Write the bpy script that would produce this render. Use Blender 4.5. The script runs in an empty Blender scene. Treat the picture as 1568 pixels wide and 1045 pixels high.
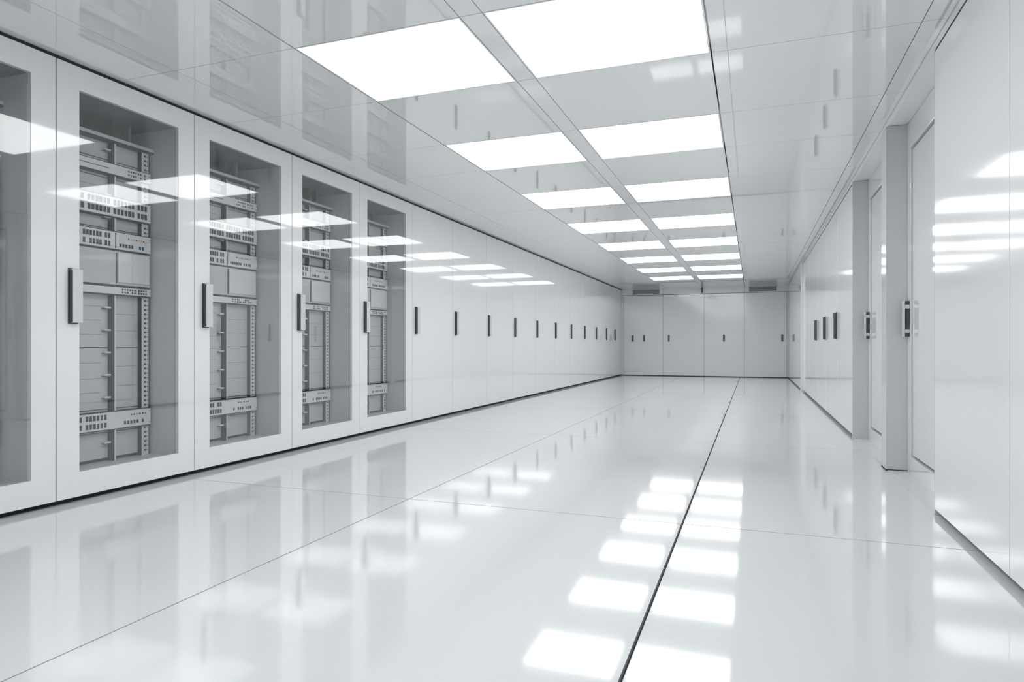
import bpy, math, random
from mathutils import Vector
random.seed(4)
S = bpy.context.scene

# ------------------------------------------------------------ materials
def mat(name, col, rough=0.4, metal=0.0, ior=1.5, noise=0.0, nscale=3.0, coat=0.0, bump=0.0):
    m = bpy.data.materials.new(name); m.use_nodes = True
    nt = m.node_tree; b = nt.nodes["Principled BSDF"]
    b.inputs["Base Color"].default_value = (*col, 1)
    b.inputs["Roughness"].default_value = rough
    b.inputs["Metallic"].default_value = metal
    b.inputs["IOR"].default_value = ior
    if noise or bump:
        tc = nt.nodes.new("ShaderNodeTexCoord")
        n = nt.nodes.new("ShaderNodeTexNoise"); n.inputs["Scale"].default_value = nscale
        n.inputs["Detail"].default_value = 3
        nt.links.new(tc.outputs["Object"], n.inputs["Vector"])
        if noise:
            r = nt.nodes.new("ShaderNodeMapRange")
            r.inputs["To Min"].default_value = max(0, rough - noise)
            r.inputs["To Max"].default_value = rough + noise
            nt.links.new(n.outputs["Fac"], r.inputs["Value"])
            nt.links.new(r.outputs["Result"], b.inputs["Roughness"])
    return m

M = {}
M['floor'] = mat("floor_gloss_white", (.68, .694, .703), .065, noise=.028, nscale=1.2, ior=1.9)
M['ceil'] = mat("ceiling_gloss_panel", (.82, .83, .837), .02, noise=.01, nscale=1.0, ior=2.6)
M['door'] = mat("cabinet_white_lacquer", (.79, .80, .807), .05, noise=.02, nscale=1.5, ior=1.9)
M['doorR'] = mat("cabinet_satin_lacquer", (.84, .85, .857), .09, noise=.03, nscale=1.5, ior=1.75)
M['wall'] = mat("wall_white_paint", (.84, .848, .855), .10, ior=1.8)
M['column'] = mat("column_grey_lacquer", (.62, .63, .637), .10, ior=1.6)
M['trim'] = mat("trim_light_grey", (.62, .63, .635), .25)
M['dark'] = mat("seam_black_rubber", (.015, .016, .018), .6)
M['seam'] = mat("seam_grey", (.12, .125, .13), .6)
M['in'] = mat("rack_interior_grey", (.56, .568, .575), .35)
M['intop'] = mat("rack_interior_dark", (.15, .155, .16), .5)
M['panel'] = mat("rack_panel_grey", (.58, .59, .597), .35)
M['panel2'] = mat("rack_panel_light", (.74, .75, .757), .3)
M['port'] = mat("port_black", (.012, .012, .014), .4)
M['steel'] = mat("brushed_steel", (.72, .73, .74), .22, metal=.4)
M['hblack'] = mat("handle_dark_grey", (.075, .078, .082), .25, metal=.2)
M['hgrey'] = mat("handle_satin_grey", (.62, .63, .64), .25)
def emis(name, col, s):
    m = bpy.data.materials.new(name); m.use_nodes = True
    nt = m.node_tree; nt.nodes.clear()
    e = nt.nodes.new("ShaderNodeEmission"); o = nt.nodes.new("ShaderNodeOutputMaterial")
    e.inputs[0].default_value = (*col, 1); e.inputs[1].default_value = s
    nt.links.new(e.outputs[0], o.inputs[0]); return m
M['light'] = emis("led_panel_diffuser", (.975, .992, 1), 5.1)
M['amber'] = emis("led_amber", (.8, .45, .2), .5)
def glassmat():
    m = bpy.data.materials.new("clear_glass"); m.use_nodes = True
    nt = m.node_tree; nt.nodes.clear()
    o = nt.nodes.new("ShaderNodeOutputMaterial"); mx = nt.nodes.new("ShaderNodeMixShader")
    t = nt.nodes.new("ShaderNodeBsdfTransparent"); t.inputs[0].default_value = (.93, .942, .95, 1)
    g = nt.nodes.new("ShaderNodeBsdfGlossy"); g.inputs["Roughness"].default_value = .025
    lw = nt.nodes.new("ShaderNodeLayerWeight"); lw.inputs[0].default_value = .5
    p = nt.nodes.new("ShaderNodeMath"); p.operation = 'POWER'; p.inputs[1].default_value = 4.0
    r = nt.nodes.new("ShaderNodeMapRange"); r.inputs["To Min"].default_value = .16; r.inputs["To Max"].default_value = 1
    nt.links.new(lw.outputs["Facing"], p.inputs[0]); nt.links.new(p.outputs[0], r.inputs["Value"])
    nt.links.new(r.outputs["Result"], mx.inputs[0]); nt.links.new(t.outputs[0], mx.inputs[1])
    nt.links.new(g.outputs[0], mx.inputs[2]); nt.links.new(mx.outputs[0], o.inputs[0]); return m
M['glass'] = glassmat()

# ------------------------------------------------------------ mesh builder
class MB:
    def __init__(s): s.v = []; s.f = []; s.mi = []; s.mats = []
    def m(s, k):
        if k not in s.mats: s.mats.append(k)
        return s.mats.index(k)
    def box(s, x0, x1, y0, y1, z0, z1, k):
        x0, x1 = sorted((x0, x1)); y0, y1 = sorted((y0, y1)); z0, z1 = sorted((z0, z1))
        b = len(s.v); i = s.m(k)
        s.v += [(x0,y0,z0),(x1,y0,z0),(x1,y1,z0),(x0,y1,z0),(x0,y0,z1),(x1,y0,z1),(x1,y1,z1),(x0,y1,z1)]
        for f in ((3,2,1,0),(4,5,6,7),(0,1,5,4),(1,2,6,5),(2,3,7,6),(3,0,4,7)):
            s.f.append([b+j for j in f]); s.mi.append(i)
    def quad(s, pts, k):
        b = len(s.v); s.v += pts; s.f.append([b, b+1, b+2, b+3]); s.mi.append(s.m(k))
    def make(s, name, parent=None, bevel=0.0, seg=2):
        me = bpy.data.meshes.new(name); me.from_pydata(s.v, [], s.f)
        for k in s.mats: me.materials.append(M[k])
        me.polygons.foreach_set("material_index", s.mi); me.update()
        o = bpy.data.objects.new(name, me); S.collection.objects.link(o)
        if parent: o.parent = parent
        if bevel:
            md = o.modifiers.new("bevel", 'BEVEL'); md.width = bevel; md.segments = seg
            md.limit_method = 'ANGLE'
        return o
def empty(name, loc=(0, 0, 0)):
    e = bpy.data.objects.new(name, None); S.collection.objects.link(e); e.empty_display_size = .1
    return e

XL, XR, ZC = -4.02, 1.0, 2.79
YB, YF = 21.35, -3.5
# ------------------------------------------------------------ floor
fb = MB()
xc = [(-4.7, 0), (-2.09, .007), (-.37, .012), (1.6, 0)]
yc = [YF-.1] + [3.76 + 3.22*k for k in range(-2, 6)] + [YB+.1]
for i in range(3):
    for j in range(len(yc)-1):
        fb.box(xc[i][0]+xc[i][1]/2, xc[i+1][0]-xc[i+1][1]/2, yc[j]+.004, yc[j+1]-.004, -.02, 0, 'floor')
fb.box(-4.7, 1.6, YF-.1, YB+.1, -.06, -.02, 'dark')
fb.make("floor")

# ------------------------------------------------------------ ceiling + light panels
cb = MB()
rows = [3.265 + 2.05*k for k in range(-3, 8)]
ys = [YF-.1]
for r in rows: ys += [r, r+.93]
ys += [19.62, YB+.1]
xs = [-4.7, -3.54, -2.6, -1.505, -1.37, -.24, .88, 1.6]
gx = {-3.54: .004, -2.6: .011, -1.505: .005, -1.37: .005, -.24: .010, .88: .005}
lights = []
for i in range(len(xs)-1):
    for j in range(len(ys)-1):
        x0 = xs[i]+gx.get(xs[i], 0)/2; x1 = xs[i+1]-gx.get(xs[i+1], 0)/2
        y0 = ys[j]+.0022; y1 = ys[j+1]-.0022
        if i in (2, 4) and any(abs(ys[j]-r) < 1e-6 for r in rows):
            lights.append((x0, x1, y0, y1)); continue
        cb.box(x0, x1, y0, y1, ZC, ZC+.03, 'ceil')
cb.box(-4.7, 1.6, YF-.1, YB+.1, ZC+.05, ZC+.1, 'seam')
cb.make("ceiling")
for (x0, x1, y0, y1) in lights:
    e = empty("ceiling_light_panel")
    b = MB(); w = .010
    b.box(x0, x0+w, y0, y1, ZC-.001, ZC+.03, 'ceil'); b.box(x1-w, x1, y0, y1, ZC-.001, ZC+.03, 'ceil')
    b.box(x0+w, x1-w, y0, y0+w, ZC-.001, ZC+.03, 'ceil'); b.box(x0+w, x1-w, y1-w, y1, ZC-.001, ZC+.03, 'ceil')
    b.make("frame", e)
    b = MB(); b.box(x0+w, x1-w, y0+w, y1-w, ZC+.001, ZC+.02, 'light'); b.make("diffuser", e)

# ------------------------------------------------------------ walls (shell)
b = MB(); b.box(-4.8, -4.7, YF-.1, YB+.2, -.06, ZC+.1, 'wall'); b.make("wall_left")
b = MB(); b.box(1.6, 1.7, YF-.1, YB+.2, -.06, ZC+.1, 'wall'); b.make("wall_right")
b = MB(); b.box(-4.8, 1.7, YF-.2, YF-.1, -.06, ZC+.1, 'wall'); b.make("wall_front")

# ------------------------------------------------------------ handles
def handle_left(e, y, x=XL, zc=1.305, h=.34, sgn=1):
    b = MB()
    b.box(x, x+sgn*.006, y-.006, y+.060, zc-h/2-.004, zc+h/2+.004, 'hblack')
    b.box(x+sgn*.006, x+sgn*.024, y, y+.046, zc-h/2+.004, zc+h/2-.004, 'hblack')
    b.box(x+sgn*.024, x+sgn*.042, y, y+.064, zc-h/2+.002, zc+h/2-.002, 'hgrey')
    b.box(x+sgn*.026, x+sgn*.038, y-.002, y+.002, zc-h/2+.006, zc+h/2-.006, 'hblack')
    b.make("handle", e, .003)

# ------------------------------------------------------------ left cabinets
ZD0, ZD1 = .035, 2.765
XD = XL-.03
def common(e, y0, y1):
    b = MB()
    for y in (y0, y1):
        s = .02
        b.box(XD-.012, XD-.001, (y if y == y0 else y-s), (y+s if y == y0 else y), .03, 2.77, 'dark')
    b.box(XD-.012, XD-.001, y0+.02, y1-.02, ZD1-.03, ZC-.001, 'dark')
    b.box(XD-.001, XL-.008, y0, y1, ZD1+.002, ZC-.003, 'dark')
    b.box(XD-.06, XD-.03, y0, y1, 0, .05, 'dark')
    b.make("gasket_and_plinth", e)

XRK = -4.295
def rack(e, y0, y1, seed):
    rnd = random.Random(seed)
    a, c = y0+.155, y1-.15          # interior span
    # carcass
    b = MB()
    b.box(-4.66, XD-.012, y0+.003, a-.004, .05, ZD1, 'in')
    b.box(-4.66, XD-.012, c+.004, y1-.003, .05, ZD1, 'in')
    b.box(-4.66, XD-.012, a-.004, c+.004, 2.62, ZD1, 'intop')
    b.box(-4.66, XD-.012, a-.004, c+.004, .05, .17, 'in')
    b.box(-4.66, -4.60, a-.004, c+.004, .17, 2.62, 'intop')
    b.make("carcass", e)
    b = MB(); st = y0+.605
    X = XRK
    b.box(-4.6, X-.06, a, c, .17, 2.46, 'panel')
    b.box(X-.06, X-.058, a, c, .17, 2.46, 'dark')
    zs = [.19, .375, .54, .98, 1.36, 1.45, 1.83, 2.06, 2.19, 2.32, 2.45]
    for lo, hi in zip(zs[:-1], zs[1:]):
        b.box(X-.058, X-.035, a, st-.018, lo+.003, hi-.003, 'panel')
        b.box(X-.058, X-.035, st+.010, c-.085, lo+.003, hi-.003, 'panel')
    # black strut and light rail next to it
    b.box(X-.058, X+.002, st-.012, st+.004, .17, 2.61, 'dark')
    b.box(X-.058, X+.004, st+.005, st+.016, .17, 2.44, 'panel2')
    # top cable tray
    b.box(X-.05, X+.03, a, c, 2.44, 2.452, 'dark')
    b.box(X-.05, X+.032, a, c, 2.452, 2.475, 'panel')
    b.box(X-.05, X+.0, st+.12, st+.14, 2.475, 2.61, 'seam')
    # perforated rail with dark edges
    b.box(X-.058, X-.002, c-.080, c-.020, .17, 2.45, 'panel2')
    b.box(X-.058, X-.001, c-.084, c-.080, .17, 2.45, 'dark')
    b.box(X-.058, X-.001, c-.020, c-.012, .17, 2.45, 'dark')
    z = .20
    while z < 2.42:
        b.box(X-.002, X-.0005, c-.058, c-.044, z, z+.014, 'port')
        b.box(X-.002, X-.0005, c-.034, c-.027, z+.003, z+.010, 'port'); z += .034
    # left rail
    b.box(X-.058, X, a, a+.028, .17, 2.45, 'panel2')
    z = .2
    while z < 2.4:
        b.box(X, X+.0012, a+.010, a+.02, z, z+.012, 'port'); z += .034
    # clips by strut
    z = .3
    while z < 2.4:
        b.box(X-.04, X-.002, st-.065, st-.018, z, z+.010, 'panel2')
        b.box(X-.04, X-.004, st-.065, st-.018, z-.007, z, 'seam'); z += .16
    def ports(zlo, zhi, ya, yb, rows_, pitch, w, hh, xf, skip=.1, grp=6):
        for r_ in range(rows_):
            zc = zlo + (zhi-zlo)*(r_+.5)/rows_
            y = ya
            n = 0
            while y+w < yb:
                if rnd.random() > skip:
                    b.box(xf-.001, xf+.0012, y, y+w, zc-hh/2, zc+hh/2, 'port')
                y += pitch; n += 1
                if n % grp == 0: y += pitch*.7
    def unit(lo, hi, k='panel2', f=.02):
        b.box(X-.05, X+f, a+.032, c-.020, lo, hi, k)
        b.box(X-.04, X+f-.004, a+.032, c-.020, lo-.008, lo-.0002, 'dark')
        b.box(X-.04, X+f-.004, a+.032, c-.020, hi+.0002, hi+.006, 'dark')
        for yy in (a+.04, c-.032):          # ear screws
            for zz in (lo+.015, hi-.022):
                b.box(X+f-.001, X+f+.001, yy, yy+.007, zz, zz+.007, 'seam')
    F = X+.02
    # U1 slim
    unit(2.215, 2.285); ports(2.225, 2.275, st+.10, c-.05, 2, .020, .011, .013, F, .12)
    b.box(F-.001, F+.001, a+.05, st-.05, 2.247, 2.253, 'seam')
    # U2 patch panel
    unit(1.915, 2.05); ports(1.922, 2.046, a+.045, c-.045, 2, .029, .021, .040, F, .02)
    # U3 switch
    unit(1.685, 1.805); ports(1.69, 1.80, a+.045, st-.02, 2, .024, .017, .036, F, .03)
    ports(1.69, 1.74, st+.03, c-.06, 1, .024, .016, .024, F, .15)
    b.box(F-.001, F+.001, st-.004, st+.004, 1.69, 1.80, 'seam')
    for k in range(9):
        b.box(F, F+.0015, st+.10+k*.021, st+.110+k*.021, 1.762, 1.774, 'amber' if k % 3 else 'port')
    # server box below
    unit(1.43, 1.67, 'panel', .012)
    b.box(X+.012, X+.022, st+.02, c-.04, 1.45, 1.66, 'panel2')
    b.box(X+.012, X+.017, st+.008, st+.014, 1.44, 1.66, 'dark')
    # slim switch
    unit(1.362, 1.412); ports(1.368, 1.407, st+.05, c-.05, 2, .020, .012, .013, F, .1)
    # lower patch panel
    unit(.40, .52); ports(.404, .516, a+.045, st-.03, 2, .027, .019, .036, F, .03)
    ports(.408, .46, st+.04, c-.06, 1, .026, .016, .024, F, .2)
    for k in range(6):
        b.box(F, F+.0015, st+.12+k*.024, st+.132+k*.024, .482, .494, 'amber' if k == 2 else 'port')
    # fine lines on blanking panels
    for z in (.66, .76, .87, 1.07, 1.17, 1.27, 1.95, 2.12):
        b.box(X-.035, X-.0335, a+.035, st-.07, z, z+.0022, 'seam')
    for z in (.70, .84, 1.10, 1.22):
        b.box(X-.035, X-.0335, st+.03, c-.09, z, z+.0022, 'seam')
    b.make("rack_equipment", e)

edges = [-3.5, -2.6, -1.5, -.42, .67, 1.75, 2.821, 3.886, 5.019, 6.141, 7.308, 8.492, 9.75, 10.99, 12.28, 13.58, 14.88, 16.2, 17.5, 18.82, 20.08, 21.33]
for i in range(len(edges)-1):
    y0, y1 = edges[i], edges[i+1]; g = .0035 if y0 < 7 else .003
    glass = .6 < y0 < 7.0
    e = empty("server_cabinet" if glass else "storage_cabinet")
    common(e, y0, y1)
    if glass:
        b = MB()
        b.box(XD, XL, y0+g, y0+.148, ZD0, ZD1, 'door'); b.box(XD, XL, y1-.150, y1-g, ZD0, ZD1, 'door')
        b.box(XD, XL, y0+.148, y1-.150, 2.618, ZD1, 'door'); b.box(XD, XL, y0+.148, y1-.150, ZD0, .19, 'door')
        b.make("door_frame", e)
        b = MB(); xg = XL-.003
        b.quad([(xg, y0+.148, .19), (xg, y1-.15, .19), (xg, y1-.15, 2.618), (xg, y0+.148, 2.618)], 'glass')
        b.make("glass_pane", e)
        rack(e, y0, y1, i)
    else:
        b = MB(); b.box(XD, XL, y0+g, y1-g, ZD0, ZD1, 'door'); b.make("door_leaf", e, .0015)
        b = MB(); b.box(-4.66, XD-.012, y0+.003, y1-.003, .05, ZD1, 'in'); b.make("carcass", e)
    handle_left(e, y0+.078)

# ------------------------------------------------------------ right side
ZR = 2.72
def right_cab(y0, y1, hy=None):
    e = empty("storage_cabinet"); g = .003
    b = MB(); b.box(XR, XR+.03, y0+g, y1-g, .035, ZR-.006, 'doorR'); b.make("door_leaf", e, .0015)
    b = MB(); b.box(XR+.035, 1.58, y0+.002, y1-.002, .05, ZR, 'column')
    b.box(XR+.0301, XR+.0349, y0+.002, y1-.002, .04, ZR-.005, 'dark')
    b.box(XR+.04, XR+.08, y0, y1, 0, .05, 'dark')
    b.box(XR+.003, XR+.034, y0, y1, ZR-.004, ZR+.0115, 'dark'); b.make("carcass", e)
    if hy is not None: handle_left(e, hy, XR, 1.24, .34, -1)
for y0, y1 in ((-3.5, -2.6), (-2.6, -1.4), (-1.4, -.3), (-.3, .87), (.87, 2.07), (2.07, 3.27), (3.27, 4.46)):
    right_cab(y0, y1, None)
seq = [7.80, 9.15, 10.5, 11.95, 13.6, 15.24]
for k in range(5):
    right_cab(seq[k], seq[k+1], (9.25, 10.6, 12.05)[k] if k < 3 else None)
# header over right side
b = MB(); b.box(XR+.006, 1.58, YF, YB, ZR+.012, ZC-.004, 'doorR')
b.box(XR+.02, 1.58, YF, YB, ZC-.004, ZC-.0005, 'dark')
b.make("trim_1")
# column
b = MB(); b.box(.99, 1.58, 5.91, 6.10, 0, ZR+.01, 'column'); b.box(.998, 1.58, 6.10, 6.106, 0, ZR-.01, 'dark')
b.box(.988, 1.58, 5.906, 6.10, 0, .012, 'dark'); b.make("door_column", None, .002)
b = MB(); b.box(.99, 1.58, 7.775, 7.797, .0, ZR+.01, 'column'); b.make("door_jamb", None, .003)
b = MB(); b.box(XR, 1.58, 4.462, 4.478, .0, ZR+.01, 'column'); b.make("door_jamb", None, .003)
# recess doors
def rdoor(name, y0, y1, hy):
    e = empty(name); x = 1.14
    b = MB(); s = .10
    b.box(x, x+.05, y0, y0+s, 0, ZR+.01, 'door'); b.box(x, x+.05, y1-s, y1, 0, ZR+.01, 'door')
    b.box(x, x+.05, y0+s, y1-s, 2.52, ZR+.01, 'door'); b.box(x, x+.05, y0+s, y1-s, 0, .13, 'door')
    b.make("frame", e, .003)
    b = MB(); b.box(x+.04, x+.06, y0+s, y1-s, .13, 2.52, 'dark'); b.make("rebate", e)
    b = MB(); b.box(x+.012, x+.04, y0+s+.018, y1-s-.018, .148, 2.502, 'door'); b.make("leaf", e, .003)
    b = MB()
    b.box(x-.05, x-.034, hy-.022, hy+.022, 1.06, 1.34, 'steel')
    b.box(x-.034, x, hy-.010, hy+.010, 1.09, 1.12, 'steel'); b.box(x-.034, x, hy-.010, hy+.010, 1.28, 1.31, 'steel')
    b.box(x-.032, x, hy-.004, hy+.024, 1.06, 1.34, 'hblack')
    b.make("handle", e, .003)
rdoor("door_1", 4.48, 5.908, 5.84)
rdoor("door_2", 6.107, 7.773, 7.70)
b = MB(); b.box(1.0, 1.14, 4.48, 5.908, .0005, .006, 'trim'); b.make("trim_2")
b = MB(); b.box(1.0, 1.14, 6.107, 7.773, .0005, .006, 'trim'); b.make("trim_3")
# far right wall part
b = MB(); b.box(.955, 1.58, 15.243, 15.45, 0, ZR+.01, 'door'); b.make("wall_pilaster", None, .003)
b = MB(); b.box(.985, 1.58, 15.452, 18.3, .03, ZR, 'door'); b.box(.985, 1.58, 18.308, YB-.01, .03, ZR, 'door')
b.box(1.0, 1.58, 15.452, YB-.01, 0, ZR-.002, 'dark'); b.make("wall_right_far_panel")

# ------------------------------------------------------------ back wall
b = MB(); Y = YB
b.box(-4.8, 1.7, Y+.02, Y+.2, -.06, ZC+.1, 'seam')
px = [-4.7, -3.957, -2.705, -1.437, -.246, .958, 1.6]
for i in range(len(px)-1):
    b.box(px[i]+.004, px[i+1]-.004, Y, Y+.02, .02, 2.585, 'wall')
for x0, x1 in ((-4.7, -2.705), (-2.705, -1.5), (-1.5, -.246), (-.246, 1.6)):
    b.box(x0+.004, x1-.004, Y-.004, Y+.02, 2.60, ZC, 'wall')
b.box(-4.7, 1.6, Y+.005, Y+.02, -.02, .02, 'dark')
b.make("wall_back")
for x in (-3.68, -3.32, -2.54, -.87, .80):
    b = MB(); b.box(x, x+.05, Y-.045, Y-.03, 1.10, 1.30, 'seam'); b.box(x-.004, x+.054, Y-.03, Y, 1.09, 1.31, 'trim')
    b.make("door_handle", None, .003)
for x0, x1 in ((-3.66, -2.80), (-.12, .68)):
    e = empty("ventilation_grille"); b = MB()
    b.box(x0, x1, Y-.008, Y-.0045, 2.62, 2.77, 'seam')
    for z in (2.62, 2.762): b.box(x0, x1, Y-.03, Y-.008, z, z+.008, 'trim')
    for x in (x0, x1-.01): b.box(x, x+.01, Y-.03, Y-.008, 2.628, 2.762, 'trim')
    b.make("frame", e)
    b = MB()
    for k in range(4): b.box(x0+.01, x1-.01, Y-.028, Y-.010, 2.645+k*.030, 2.657+k*.030, 'trim')
    b.make("louvres", e)
b = MB(); b.box(-1.52, -1.47, Y-.03, Y-.0045, 2.62, 2.78, 'seam'); b.make("wall_junction", None, .003)  # small dark block at the header panel junction, not a device

# ------------------------------------------------------------ world / camera
w = bpy.data.worlds.new("world"); S.world = w; w.use_nodes = True
w.node_tree.nodes["Background"].inputs[0].default_value = (.9, .95, 1, 1)
w.node_tree.nodes["Background"].inputs[1].default_value = .3
cam = bpy.data.cameras.new("camera"); co = bpy.data.objects.new("camera", cam); S.collection.objects.link(co)
co.location = (0, 0, 1.0); co.rotation_euler = (math.radians(90), 0, math.radians(20.16))
cam.sensor_width = 36; cam.lens = 36*1005/1568; cam.shift_y = 5.5/1568; cam.clip_start = .02
S.camera = co
S.view_settings.view_transform = 'Standard'
S.view_settings.look = 'None'
